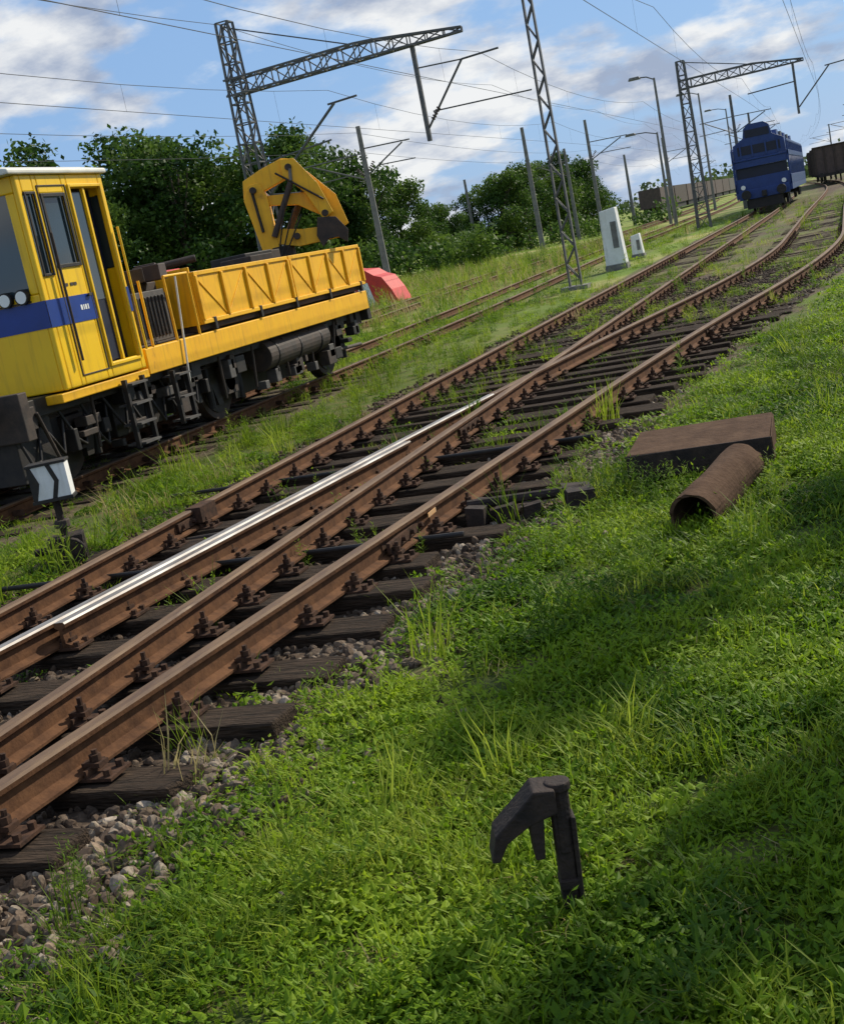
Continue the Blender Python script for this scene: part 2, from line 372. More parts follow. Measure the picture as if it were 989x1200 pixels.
for i in range(2): proto(GC,'%02d_leafy'%i,*leafy(64,.12,.065,.037,.021),'g2')
for i in range(2,4): proto(GC,'%02d_leafy'%i,*leafy(80,.11,.055,.026,.015),'g2')
for i in range(4,7): proto(GC,'%02d_grass'%i,*blades(32,.10,.14,.005,.9),'g1')
for i in range(7,9): proto(GC,'%02d_weed'%i,*weed(7,.15,.046,.014,.10),'g2')
for i in range(9,11): proto(GC,'%02d_tallgrass'%i,*blades(26,.08,.38,.006,.55),'g1')
for i in range(11,13): proto(GC,'%02d_tallweed'%i,*weed(5,.40,.085,.014,.07),'g3')
proto(GC,'13_dry',*blades(22,.12,.33,.006,.5),'dry')
proto(GC,'14_dryshort',*blades(14,.12,.10,.005,1.2),'dry')
def wedge(r0,r1,dens,a0=-22,a1=62):
    A0,A1=math.radians(a0),math.radians(a1); area=.5*(A1-A0)*(r1*r1-r0*r0); n=int(area*dens)
    r=np.sqrt(rng.uniform(r0*r0,r1*r1,n)); th=rng.uniform(A0,A1,n)
    ang=math.radians(40.37)-th
    return -np.sin(ang)*r,np.cos(ang)*r
def dens_keep(o,t):
    a=A_np(t); n1=fnoise(o,t,1.6,2); n2=fnoise(o,t,.7,9); n5=fnoise(o,t,3.7,6)
    p=np.ones_like(o)
    verge=o>a+.40
    edge=np.clip((o-(a+.42+.34*n1+.18*n5))/.9,0.05,1)
    bare=(n1+.4*n2+.35*n5<-.42)
    p=np.where(verge,edge*np.where(bare,.18,np.clip(.9+.5*n5,.45,1)),p)
    inn=(o>-5.6)&(~verge)
    ramp_=np.clip((t-8)/9,0,1)
    p=np.where(inn,(.015+.20*ramp_+.16*np.clip((t-17)/8,0,1))*np.clip(1+2.4*n1+.8*n5,0,2.8),p)
    p=np.where((o<=-5.6)&(o>-7.2),np.clip(.6+1.0*n1,.05,1),p)
    p=np.where((o<=-7.2)&(o>-9.9),np.where(t<19,np.clip(.10+.25*n1,.01,.4),np.clip(.65+.6*n1,.2,1)),p)
    return p
allP=[];allI=[];allS=[]
for r0,r1,de,sc in((1.6,5,420,(.6,1.25)),(5,9,240,(.75,1.4)),(9,16,95,(.9,1.6)),(16,32,22,(1.0,2.0)),(32,80,3.0,(1.5,2.8))):
    o,t=wedge(r0,r1,de)
    kp=rng.random(len(o))<dens_keep(o,t); o=o[kp];t=t[kp]
    n=len(o); a=A_np(t); n3=fnoise(o,t,1.1,4)
    w=np.tile(np.array([.20]*2+[.17]*2+[.055]*3+[.060]*2+[.002]*2+[.0015]*2+[.0,.022]),(n,1))
    inn=(o>-7.2)&(o<a+.45); left=o<-5.6
    w[inn]=np.array([.10]*4+[.10]*3+[.08]*2+[.015]*2+[.015]*2+[.01,.06])
    w[left]=np.array([.09]*4+[.12]*3+[.07]*2+[.015]*2+[.01]*2+[.008,.05])
    gl=n3>.25; w[gl&~inn&~left,4:7]*=4
    w[(t>30)&(o<-10)]=np.array([.02]*4+[.1]*3+[.03]*2+[.10]*2+[.03]*2+[.20,.08])
    w/=w.sum(1,keepdims=True); c=np.cumsum(w,1); ix=(rng.random((n,1))>c).sum(1).clip(0,14)
    P=np.stack([o,t,gz(o,t)-.01],1); s=rng.uniform(sc[0],sc[1],n)*np.where((o<-7.0)&(o>-10.3)&(t<19),.6,1)*np.where(inn&(t>12),.75,1)
    allP.append(P);allI.append(ix);allS.append(s)
ex=[]
def patch(o,t,n,r,ids,s0,s1):
    for _ in range(n):
        ex.append((o+random.gauss(0,r),t+random.gauss(0,r),random.choice(ids),U(s0,s1)))
patch(-1.62,7.9,16,.09,[11,12,9],.6,.85); patch(-1.35,7.65,12,.1,[11,12],.5,.75); patch(-1.9,8.5,14,.14,[11,12,10],.6,.9)
patch(-.55,7.2,6,.1,[11,12],.6,.9); patch(-.75,6.3,6,.1,[11,7],.6,.8); patch(-2.62,3.2,12,.06,[11,12,8],.35,.6)
patch(-3.8,10.5,12,.25,[11,12,9],.5,.8); patch(-4.3,9.3,10,.2,[11,8,7],.5,.8); patch(-4.2,14,20,.5,[11,12,9,10],.5,.8)
patch(-3.1,7.2,6,.15,[7,8,11],.5,.8); patch(-6.7,13.5,34,.5,[9,10,11,12],.6,1.0); patch(-6.4,17,44,.9,[9,10,11,12],.7,1.1)
patch(-5.9,20,34,2.2,[9,10,11],.7,1.1); patch(-2.2,19,14,.5,[9,10,11],.5,.8); patch(-.85,9.1,12,.2,[11,9],.5,.8)
patch(-.95,4.1,16,.25,[5,6,4],1.0,1.6); patch(-.75,2.9,12,.12,[5,6,8],.6,.9); patch(-4.1,17.5,16,.5,[9,10,11,12],.4,.65)
for _ in range(18): patch(U(-1.6,.8),U(2.6,9),4,.07,[7,8,11,12],.5,.8)
ex=np.array(ex); allP.append(np.stack([ex[:,0],ex[:,1],gz(ex[:,0],ex[:,1])-.01],1)); allI.append(ex[:,2].astype(int)); allS.append(ex[:,3])
P=np.concatenate(allP);IX=np.concatenate(allI);SC=np.concatenate(allS)
ok=~((P[:,0]>-1.6)&(P[:,0]<-.62)&(P[:,1]>8.0)&(P[:,1]<8.95))
P=P[ok];IX=IX[ok];SC=SC[ok]
scatter('grass',P,IX,SC,GC)
print('GRASS',len(P))
RC=bpy.data.collections.new('ballast_pieces')
def rock(seed):
    bm=bmesh.new(); bmesh.ops.create_icosphere(bm,subdivisions=2,radius=1); rr=random.Random(seed)
    pl=[(Vector((rr.gauss(0,1),rr.gauss(0,1),rr.gauss(0,1))).normalized(),rr.uniform(.5,.85)) for _ in range(10)]
    sc=(rr.uniform(.8,1.3),rr.uniform(.7,1),rr.uniform(.5,.8))
    for v in bm.verts:
        for n,d in pl:
            e=v.co.dot(n)-d
            if e>0: v.co-=n*e
        v.co=Vector((v.co.x*sc[0],v.co.y*sc[1],v.co.z*sc[2]))
    vs=[tuple(v.co) for v in bm.verts]; fs=[tuple(v.index for v in f.verts) for f in bm.faces]; bm.free(); return vs,fs
for i in range(5): proto(RC,'%02d_l'%i,*rock(i),'st1')
for i in range(5,10): proto(RC,'%02d_d'%i,*rock(i),'st2')
n=30000; t=2+ (rng.random(n)**1.4)*26; a=A_np(t); o=-5.9+rng.random(n)*(a+.5+5.9)
n2=7000; t2=2+(rng.random(n2)**1.2)*9; o2=A_np(t2)+.25+np.abs(rng.normal(0,.33,n2))
o=np.concatenate([o,o2]);t=np.concatenate([t,t2]); edge=(o>A_np(t)+.2)
ix=np.where(edge&(rng.random(len(o))<.6),rng.integers(0,5,len(o)),rng.integers(5,10,len(o)))
ix=np.where((~edge)&(rng.random(len(o))<.08),rng.integers(0,5,len(o)),ix)
s=rng.uniform(.012,.034,len(o))*np.where(edge,rng.uniform(.6,1.5,len(o)),1)
P=np.stack([o,t,gz(o,t)+s*.25],1); scatter('ballast_gravel',P,ix,s,RC,tilt=1.0)

# ------------------------------------------------------------ rail maintenance vehicle
RT=.17
veh=empty('rail_maintenance_vehicle'); veh.location=(0,0,-.03)
x1=-7.25; x0=-10.05
cab=MB(); z0=1.11; zr=3.16; c0=10.6; c1=12.12
T=.05
def q(v): return c0+v*.77
def wall(xa,xb,y0_,y1_,za,zb,k='yellow'): cab.box(xa,xb,y0_,y1_,za,zb,k)
for xa,xb in((x1-T,x1),(x0,x0+T)):
    wall(xa,xb,c0,q(.10),z0,zr)
    wall(xa,xb,q(.10),q(.34),z0,2.20); wall(xa,xb,q(.10),q(.34),3.0,zr)
    wall(xa,xb,q(.34),q(.44),z0,zr)
    wall(xa,xb,q(.44),q(.98),z0,2.26); wall(xa,xb,q(.44),q(.98),2.98,zr)
    wall(xa,xb,q(.98),q(1.10),z0,zr)
    wall(xa,xb,q(1.10),q(1.86),3.02,zr); wall(xa,xb,q(1.10),q(1.86),z0,1.26)
    wall(xa,xb,q(1.86),c1,z0,zr)
cab.box(x0+T,x1-T,c1-T,c1,z0,2.2,'yellow'); cab.box(x0+T,x1-T,c1-T,c1,2.95,zr,'yellow')
cab.box(x0+T,x1-T,c1-T,c1-.005,2.2,2.95,'glass')
cab.box(x0+T,x1-T,c0,c0+T,z0,2.05,'yellow'); cab.box(x0+T,x1-T,c0,c0+T,3.0,zr,'yellow')
for xx in(x0+T,-8.72,x1-T-.10): cab.box(xx,xx+.10,c0,c0+T,2.05,3.0,'yellow')
cab.box(x0+T,x1-T,c0+T,c1-T,z0,z0+.05,'dark')
cab.make('cab_walls',veh,bevel=.014)
mb=MB()
for xa,xb in((x1-.035,x1-.025),(x0+.025,x0+.035)):
    mb.box(xa,xb,q(.10),q(.34),2.20,3.0,'glass'); mb.box(xa,xb,q(.44),q(.98),2.26,2.98,'glass'); mb.box(xa,xb,q(1.14),q(1.42),1.9,2.98,'glass')
mb.box(x0+.15,x1-.15,c0+.02,c0+.03,2.05,3.0,'glass')
mb.make('cab_windows',veh)
mb=MB()
mb.box(x1-.16,x1-.14,q(1.10),q(1.86),1.26,3.02,'wdark')
mb.box(x1-.04,x1-.03,q(1.12),q(1.44),1.28,1.9,'wdark')
mb.box(x1-.04,x1+.0,q(1.44),q(1.44)+.035,1.26,3.02,'yellow')
def frame(mb,x,ya,yb,za,zb,w,k,th=.015):
    mb.box(x,x+th,ya,ya+w,za,zb,k); mb.box(x,x+th,yb-w,yb,za,zb,k); mb.box(x,x+th,ya+w,yb-w,zb-w,zb,k); mb.box(x,x+th,ya+w,yb-w,za,za+w,k)
frame(mb,x1+.001,q(.44),q(.98),2.26,2.98,.035,'black'); frame(mb,x1+.001,q(.10),q(.34),2.20,3.0,.025,'black')
frame(mb,x1+.001,q(.40),q(1.04),1.2,3.06,.014,'dark',.008)
frame(mb,x1+.001,q(1.08),q(1.88),1.22,3.06,.03,'yellow',.02)
mb.cyl((x1+.06,q(.37),1.35),(x1+.06,q(.37),2.6),.014,'dark',8)
mb.cyl((x1+.06,q(1.95),1.3),(x1+.06,q(1.95),2.6),.014,'yellow',8)
mb.box(x1+.016,x1+.035,q(.92),q(1.0),1.95,1.98,'dark')
mb.make('cab_doors',veh,bevel=.004)
mb=MB()
mb.box(x1+.002,x1+.006,c0,q(1.07),1.72,1.98,'blue'); mb.box(x1+.002,x1+.006,q(1.9),c1,1.72,1.98,'blue')
mb.box(x0,x1,c0-.006,c0-.002,1.72,1.98,'blue')
for yy,w in((.72,.03),(.78,.018),(.82,.03),(.88,.02)): mb.box(x1+.007,x1+.009,q(yy),q(yy)+w,1.83,1.88,'white')
for yy in(.5,.62,.7): mb.box(x1+.003,x1+.006,q(yy),q(yy)+.05,2.08,2.11,'dark')
mb.make('blue_stripe',veh)
mb=MB()
pts=[(x0-.04,zr+.002),(x0-.04,zr+.05),(x0+.25,zr+.12),(x1-.25,zr+.12),(x1+.04,zr+.05),(x1+.04,zr+.002)]
mb.prism(pts,'y',c0-.14,c1+.06,'cream'); mb.box(-9.4,-8.3,c0+.3,c0+1.3,zr+.121,zr+.26,'cream')
mb.cyl((-7.7,c0+.2,zr+.1),(-7.7,c0+.2,zr+.24),.05,'orange',10)
mb.make('cab_roof',veh,bevel=.015)
mb=MB()
for xx in(-7.47,-7.66,-9.83,-9.64): mb.cyl((xx,c0-.05,2.05),(xx,c0,2.05),.075,'black',16); mb.cyl((xx,c0-.056,2.05),(xx,c0-.051,2.05),.06,'lampg',16)
mb.box(-9.9,-7.4,c0-.02,c0-.001,1.985,2.0,'dark')
for xx in(-8.9,-8.1): mb.bar((xx,c0-.03,2.1),(xx+.25,c0-.03,2.6),.012,'black')
mb.make('headlights_and_wipers',veh)
mb=MB(); mb.box(-8.2,-7.8,11.2,11.5,1.2,2.3,'dark'); mb.box(-9.6,-7.6,c0+.2,c0+.5,1.2,2.1,'grey'); mb.make('cab_interior',veh,bevel=.03)
mb=MB()
mb.box(-9.7,-7.45,9.95,19.15,.92,1.10,'black'); mb.box(-10.0,-7.3,9.88,10.02,.75,1.2,'dark')
mb.box(-7.42,-7.27,12.2,19.1,1.02,1.30,'oyellow'); mb.box(-10.02,-9.88,12.2,19.1,1.02,1.30,'oyellow')
mb.box(-10.0,-7.3,19.05,19.2,.85,1.3,'black')
mb.box(-7.46,-7.26,10.5,12.16,1.0,1.09,'oyellow')
for xx in(-7.75,-9.55):
    mb.cyl((xx,9.88,1.12),(xx,9.55,1.12),.09,'black',14); mb.cyl((xx,9.56,1.12),(xx,9.48,1.12),.21,'black',28)
    mb.cyl((xx,19.2,1.12),(xx,19.55,1.12),.09,'black',14); mb.cyl((xx,19.53,1.12),(xx,19.6,1.12),.21,'black',28)
mb.make('chassis',veh,bevel=.01)
mb=MB()
def wheel(y):
    for xx,sg in((-7.9,1),(-9.4,-1)):
        mb.cyl((xx-.065*sg,y,RT+.46),(xx+.06*sg,y,RT+.46),.46,'dark',36)
        mb.cyl((xx-.09*sg,y,RT+.46),(xx-.065*sg,y,RT+.46),.49,'black',36)
        mb.cyl((xx+.061*sg,y,RT+.46),(xx+.075*sg,y,RT+.46),.38,'black',30)
        mb.cyl((xx+.076*sg,y,RT+.46),(xx+.30*sg,y,RT+.46),.13,'black',16)
        xb=xx+.2*sg
        mb.box(xb-.1,xb+.1,y-.17,y+.17,RT+.3,RT+.66,'dark')
        for j in range(7):
            L_=.62-.075*j; mb.box(xb-.05,xb+.05,y-L_,y+L_,RT+.68+j*.018,RT+.695+j*.018,'dark')
        for d in(-1,1): mb.prism([(y+d*.2,RT+.7),(y+d*.48,RT+.74),(y+d*.3,RT+.2),(y+d*.18,RT+.2)],'x',xb-.03,xb+.03,'black'); 
        for d in(-.42,.42): mb.cyl((xb,y+d,RT+.18),(xb,y+d,RT+.72),.045,'black',10)
        mb.box(xx-.05,xx+.05,y+.5,y+.58,RT+.25,RT+.7,'black'); mb.box(xx-.05,xx+.05,y-.58,y-.5,RT+.25,RT+.7,'black')
    mb.cyl((-9.4,y,RT+.46),(-7.9,y,RT+.46),.09,'black',12)
for y in(11.1,14.6,18.3): wheel(y)
mb.make('wheelsets',veh)
mb=MB()
mb.cyl((-7.52,15.35,.80),(-7.52,17.45,.82),.20,'dark',24)
for y in(15.6,16.35,17.1): mb.cyl((-7.52,y,.80),(-7.52,y+.04,.80),.212,'black',24)
mb.box(-8.6,-7.5,12.9,13.6,.5,.98,'black'); mb.box(-9.2,-7.9,15.5,17.4,.35,.9,'black'); mb.box(-9.3,-7.5,9.95,10.55,.35,.95,'black')
mb.box(-9,-7.6,11.8,12.9,.45,.92,'black')
for i in range(9):
    y=10.2+i*.95; mb.cyl((-7.38,y,.98),(-7.44,y+U(-.2,.3),.45),.02,'dark',6)
for i in range(9):
    y=9.9+i*.4; pts_=[(-7.5,y,.95),(-7.42,y+.12,U(.5,.7)),(-7.46,y+.3,U(.4,.55)),(-7.5,y+.45,.85)]
    for a_,b_ in zip(pts_,pts_[1:]): mb.cyl(a_,b_,.018,'black',6)
for i in range(44):
    y=U(10,18.8); z=U(.36,.88); mb.box(-7.55,-7.40,y,y+U(.06,.3),z,z+U(.05,.25),random.choice(['black','black','dark','dark','dgrey']))
mb.cyl((-7.5,17.5,.55),(-7.5,19.0,.5),.03,'dark',8)
mb.make('underframe_equipment',veh,bevel=.012)
mb=MB()
def ladder(y,za,zb,n,k,w=.42):
    for d in(0,w): mb.box(-7.24,-7.19,y+d-.02,y+d+.02,za,zb,k)
    for i in range(n):
        z=za+.03+i*(zb-za-.1)/(n-1); mb.box(-7.36,-7.14,y+.02,y+w-.02,z,z+.022,'dgrey')
ladder(11.55,.33,1.05,4,'black',.36); ladder(12.55,.4,1.0,3,'black',.30)
for yy in(12.4,12.95,13.5): mb.cyl((-7.28,yy,1.3),(-7.28,yy,2.02),.016,'oyellow',8)
mb.cyl((-7.28,12.95,2.02),(-7.28,13.5,2.02),.016,'oyellow',8)
mb.cyl((-7.24,12.9,.6),(-7.24,13.15,2.0),.012,'cream',8)
mb.make('steps_and_handrails',veh)
mb=MB()
mb.box(-9.9,-7.44,12.2,19.05,1.301,1.33,'dark')
mb.box(-9.2,-7.45,12.5,13.2,1.331,1.90,'dgrey'); mb.box(-9.6,-7.7,12.4,13.5,1.90,2.0,'dark')
for i in range(8): mb.box(-7.449,-7.43,12.55+i*.08,12.58+i*.08,1.38,1.84,'black')
for i in range(12): 
    a_=U(-9.4,-7.6); y=U(12.4,13.5); mb.box(a_,a_+U(.1,.4),y,y+U(.1,.3),2.0,2.0+U(.05,.22),random.choice(['dark','brown','dgrey']),rot=U(0,1))
mb.cyl((-7.6,13.42,1.33),(-7.6,13.42,1.85),.07,'dark',12)
mb.make('engine_unit',veh,bevel=.01)
mb=MB(); za,zb=1.40,2.02
for xs in(-7.27,-10.0):
    for (ya,yb) in((13.62,16.35),(16.38,19.1)):
        mb.box(xs-.03,xs,ya,yb,za,zb,'oyellow')
        mb.box(xs,xs+.02,ya,yb,zb-.05,zb,'oyellow'); mb.box(xs,xs+.02,ya,yb,za,za+.05,'oyellow')
        n=4
        for i in range(n+1):
            y=ya+(yb-ya-.05)*i/n; mb.box(xs+.001,xs+.035,y,y+.05,za+.05,zb-.05,'oyellow')
        for i in range(0,n):
            y=ya+(yb-ya-.05)*i/n; L_=(yb-ya)/n
            a_,b_=((za+.08,zb-.08) if i%2 else (zb-.08,za+.08))
            mb.bar((xs+.004,y+.06,a_),(xs+.004,y+L_-.04,b_),.012,'oyellow')
    for y in(13.9,15.2,16.36,17.6,18.9): mb.box(xs-.02,xs+.03,y-.03,y+.03,1.31,1.46,'black')
mb.box(-10.0,-7.3,13.60,13.63,za,zb+.06,'oyellow'); mb.box(-10.0,-7.3,19.11,19.14,za,zb,'oyellow')
mb.box(-9.98,-7.31,13.64,19.1,1.33,1.42,'dark')
mb.make('drop_side_body',veh,bevel=.006)
mb=MB()
for i in range(18):
    a_=U(-9.7,-7.9); y=U(13.7,16.6); mb.box(a_,a_+U(.2,.7),y,y+U(.2,.8),1.42,1.92+U(.02,.26),random.choice(['brown','dark','black','dgrey']),rot=U(-.3,.3))
mb.cyl((-9,14.2,2.14),(-7.8,14.8,2.2),.05,'dark',8)
mb.make('loaded_material',veh,bevel=.01)
# folded loader crane, slewed towards the right
cr=empty('crane',(-7.85,18.2,.05),math.radians(20.4)); cr.parent=veh; cr.scale=(1.04,1.04,1.0)
mb=MB()
mb.cyl((-.25,0,1.42),(-.25,0,2.15),.2,'black',16); mb.box(-.5,.3,-.3,.3,1.42,1.8,'black')
mb.prism([(-.48,1.95),(-.62,2.9),(-.52,3.10),(-.36,3.12),(-.28,2.9),(-.26,1.95)],'y',-.16,.16,'oyellow')
mb.prism([(-.62,2.92),(-.58,3.18),(-.3,3.30),(.02,3.40),(.18,3.36),(.24,3.20),(.02,3.10),(-.40,2.96)],'y',-.13,.13,'oyellow')
mb.prism([(.0,3.38),(.20,3.36),(.46,2.95),(.60,2.50),(.44,2.42),(.26,2.85),(.0,3.14)],'y',-.20,-.02,'oyellow')
mb.prism([(.18,3.22),(.34,3.16),(.68,2.75),(.78,2.30),(.60,2.22),(.46,2.68),(.18,3.0)],'y',.02,.18,'oyellow')
mb.prism([(-.36,2.92),(.26,2.86),(.46,2.62),(.40,2.50),(.12,2.70),(-.34,2.78)],'y',-.08,.08,'oyellow')
mb.prism([(-.28,2.42),(.10,2.34),(.62,2.30),(.66,2.12),(.02,2.10),(-.30,2.20)],'y',-.15,.15,'oyellow')
mb.cyl((-.30,-.19,2.3),(.10,-.19,3.05),.045,'dark',12); mb.cyl((-.1,.19,2.35),(.30,.19,3.0),.05,'dark',12)
mb.cyl((.1,-.22,3.05),(.12,-.22,3.22),.025,'grey',8)
mb.cyl((-.44,-.18,2.4),(-.48,-.18,3.0),.022,'black',8); mb.cyl((-.1,-.22,3.2),(.5,-.23,2.7),.016,'black',8)
for i in range(3): mb.cyl((-.3+.05*i,-.2,2.0),(-.05+.1*i,-.24,2.75-.1*i),.012,'black',6)
for p in((-.46,3.02),(.1,3.25),(.48,2.5),(.02,2.25)): mb.cyl((p[0],-.23,p[1]),(p[0],.23,p[1]),.05,'dark',12)
mb.prism([(.36,2.46),(.62,2.42),(.76,2.2),(.72,2.02),(.60,2.12),(.46,2.12),(.36,2.02),(.30,2.2)],'y',-.24,-.16,'dark')
mb.make('crane_jib',cr,bevel=.014)

# ------------------------------------------------------------ masts
def lattice(mb,x,y,h,wb,wt,k='galv',n=12,leg=.035,br=.018):
    def c(z): w=wb+(wt-wb)*z/h; return [(x-w/2,y-w/2,z),(x+w/2,y-w/2,z),(x+w/2,y+w/2,z),(x-w/2,y+w/2,z)]
    b=c(-.1);t_=c(h)
    for i in range(4): mb.bar(b[i],t_[i],leg,k)
    for j in range(n):
        p=c(h*j/n);q_=c(h*(j+1)/n)
        for i in range(4):
            k2=(i+1)%4
            if (i+j)%2: mb.bar(p[i],q_[k2],br,k)
            else: mb.bar(p[k2],q_[i],br,k)
            mb.bar(q_[i],q_[k2],br,k)
def truss(mb,p,q_,w,k='galv',n=10,leg=.035,br=.018,tip=.25):
    p=Vector(p);q_=Vector(q_); d=(q_-p); side=Vector((0,1,0))*(w/2); up=Vector((0,0,w))
    def c(s): f=1-(1-tip)*max(0,(s-.6)/.4) ; o=p+d*s; return [o-side*f,o+side*f,o+side*f+up*f,o-side*f+up*f]
    for j in range(n):
        a_=c(j/n);b_=c((j+1)/n)
        for i in range(4): mb.bar(a_[i],b_[i],leg,k); mb.bar(a_[i],b_[(i+1)%4],br,k) if j%2 else mb.bar(a_[(i+1)%4],b_[i],br,k); mb.bar(b_[i],b_[(i+1)%4],br,k)
def insul(mb,p,q_,r=.06):
    p=Vector(p);q_=Vector(q_); 
    for i in range(5): a_=p+(q_-p)*(i/5); b_=p+(q_-p)*((i+.5)/5); mb.cyl(a_,b_,r,'brown',8)
e=empty('catenary_gantry'); mb=MB(); ty0=35.2
lattice(mb,-16,ty0,9.0,.66,.36,n=16,leg=.045,br=.024)
truss(mb,(-16.3,ty0,7.0),(-9.2,ty0,7.15),.44,n=14,leg=.038,br=.022)
mb.bar((-16.1,ty0,8.9),(-12.4,ty0,7.55),.025,'galv'); mb.box(-16.6,-15.4,ty0-.4,ty0+.4,-.1,.35,'conc')
mb.make('gantry_frame',e)
mb=MB()
mb.bar((-10.65,ty0,7.1),(-10.65,ty0,4.55),.08,'galv')
mb.cyl((-10.6,ty0,4.9),(-9.35,ty0,6.45),.032,'galv',8); mb.cyl((-9.35,ty0,6.45),(-8.3,ty0,6.5),.028,'galv',8); mb.cyl((-10.6,ty0,6.5),(-9.35,ty0,6.45),.02,'galv',6)
mb.cyl((-10.4,ty0,5.3),(-7.6,ty0,5.25),.02,'galv',6)
insul(mb,(-10.45,ty0,5.1),(-10.2,ty0,5.4))
mb.cyl((-15.7,ty0,4.1),(-13.2,ty0,6.15),.04,'galv',8); mb.cyl((-13.4,ty0,6.15),(-12.5,ty0,6.2),.03,'galv',8); mb.cyl((-15.7,ty0,5.0),(-13.5,ty0,5.2),.025,'galv',8); insul(mb,(-15.5,ty0,4.3),(-15.1,ty0,4.6))
mb.cyl((-15.7,ty0,4.1),(-14.2,ty0,3.9),.02,'galv',6)
mb.make('cantilever_arms',e)
e=empty('catenary_gantry'); mb=MB(); ty1=66
lattice(mb,-6.9,ty1,8.0,.6,.34,n=12,leg=.05,br=.025)
truss(mb,(-7.1,ty1,6.7),(-1.3,ty1,6.75),.40,n=10,leg=.045,br=.025)
mb.bar((-6.9,ty1,7.95),(-3.8,ty1,7.15),.03,'galv')
mb.make('gantry_frame',e); mb=MB()
mb.bar((-1.8,ty1,6.8),(-1.8,ty1,4.4),.08,'galv'); mb.cyl((-1.75,ty1,4.7),(-.2,ty1,6.3),.035,'galv',8); mb.cyl((-.4,ty1,6.3),(.5,ty1,6.35),.03,'galv',8); mb.cyl((-1.8,ty1,5.9),(-4.0,ty1,5.8),.03,'galv',8)
mb.make('cantilever_arms',e)
def mast(o,t,h,kind='conc',arms=(),r=.17,name='catenary_mast'):
    e=empty(name,(o,t,0)); mb=MB()
    if kind=='chan':
        for sx in(-1,1):
            mb.add([(sx*.15+dx,dy,z) if z<1 else (sx*.08+dx,dy,z) for z in(-.1,h) for dx,dy in((-.022,-.07),(.022,-.07),(.022,.07),(-.022,.07))],
              [(0,1,2,3),(4,5,6,7),(0,1,5,4),(1,2,6,5),(2,3,7,6),(3,0,4,7)],'galv')
        nn=int(h/.42)
        for i in range(nn):
            z=.2+i*.42; w=.15-.07*z/h; w2=.15-.07*(z+.42)/h
            s_=1 if i%2 else -1
            for yy in(-.071,.071): mb.bar((-w*s_,yy,z),(w2*s_,yy,z+.42),.022,'galv')
        mb.box(-.35,.35,-.3,.3,-.1,.06,'conc')
    else: mb.cyl((0,0,-.1),(0,0,h),r,kind,10,r2=r*.6)
    mb.make('mast',e)
    if arms:
        mb=MB()
        for sgn,za,L_ in arms:
            mb.cyl((0,0,za),(sgn*L_*.8,0,za+1.1),.035,'galv',6); mb.cyl((0,0,za+1.2),(sgn*L_*.95,0,za+1.15),.03,'galv',6)
            mb.cyl((sgn*L_*.25,0,za+.35),(sgn*L_,0,za+.3),.025,'galv',6)
            insul(mb,(sgn*.15,0,za+.2),(sgn*.45,0,za+.6),.07)
        mb.make('arms',e)
    return e
mast(-6.78,32.6,10.5,'chan')
o,t=W(.62,60); mast(o,t,7.6,'conc',((-1,5.2,3.2),(1,5.4,2.4)))
o,t=W(10.5,80); mast(o,t,7.6,'conc')
o,t=W(8.97,110); mast(o,t,6.6,'conc')
o,t=W(24.5,120); mast(o,t,6.4,'conc')
o,t=W(16.8,105); mast(o,t,7.2,'conc',((-1,5,2.6),))
o,t=W(-14.0,70); mast(o,t,7.0,'conc')
for i,t in enumerate((98,128,160,195,235)): mast(-6.8+bend(t),t,8,'galv',((1,5.3,2.8),(-1,5.3,2.5)),r=.16)
for i,t in enumerate((90,140,185,230)): mast(-16+bend(t),t,8,'conc',((1,5.3,2.8),),r=.16)
for i,t in enumerate((118,165,215)): mast(4.2+bend(t),t,8,'galv',((-1,5.3,3.2),),r=.15)
def lamp(o,t,h,L_=1.6):
    e=empty('yard_lamp',(o,t,0)); mb=MB(); mb.cyl((0,0,-.1),(0,0,h),.13,'conc',10,r2=.07); mb.cyl((0,0,h-.1),(-L_*.5,0,h+.15),.04,'galv',8); mb.cyl((-L_*.5,0,h+.15),(-L_,0,h+.2),.04,'galv',8)
    mb.make('post',e); mb=MB(); mb.prism([(-L_-.7,h+.12),(-L_-.6,h+.3),(-L_+.0,h+.3),(-L_+.1,h+.12)],'y',-.18,.18,'grey'); mb.make('lamp_head',e,bevel=.03)
lamp(-10.6,85,9.2,.9); lamp(-11.2,118,10,1.2); lamp(-11.6,150,10); o,t=W(22,95); lamp(o,t,6.5,1.6)

mb=MB()
def sagwire(x,z,t0,t1,sp,sag,r,drop=None):
    t=t0
    while t<t1:
        n=8
        for i in range(n):
            u0,u1=i/n,(i+1)/n
            f=lambda u:z-sag*4*u*(1-u)
            xa=x+bend(t+sp*u0);xb=x+bend(t+sp*u1)
            mb.cyl((xa,t+sp*u0,f(u0)),(xb,t+sp*u1,f(u1)),r,'wire',4,cap=False)
            if drop and i%2: mb.cyl((xa,t+sp*u0,f(u0)),(xa,t+sp*u0,drop),r*.4,'wire',4,cap=False)
        t+=sp
for x in(-.9,-4.15,-8.9,-13.4):
    sagwire(x,6.55,-25.6,250,30.5,.5,.007,drop=5.55); sagwire(x,5.55,-25.6,250,30.5,.0,.007)
sagwire(-16.2,9.0,-25.6,250,30.5,.4,.009); sagwire(-20.3,7.3,-5,250,61,.6,.009); sagwire(-20.8,6.6,-5,250,61,.5,.009)
mb.make('overhead_wires')

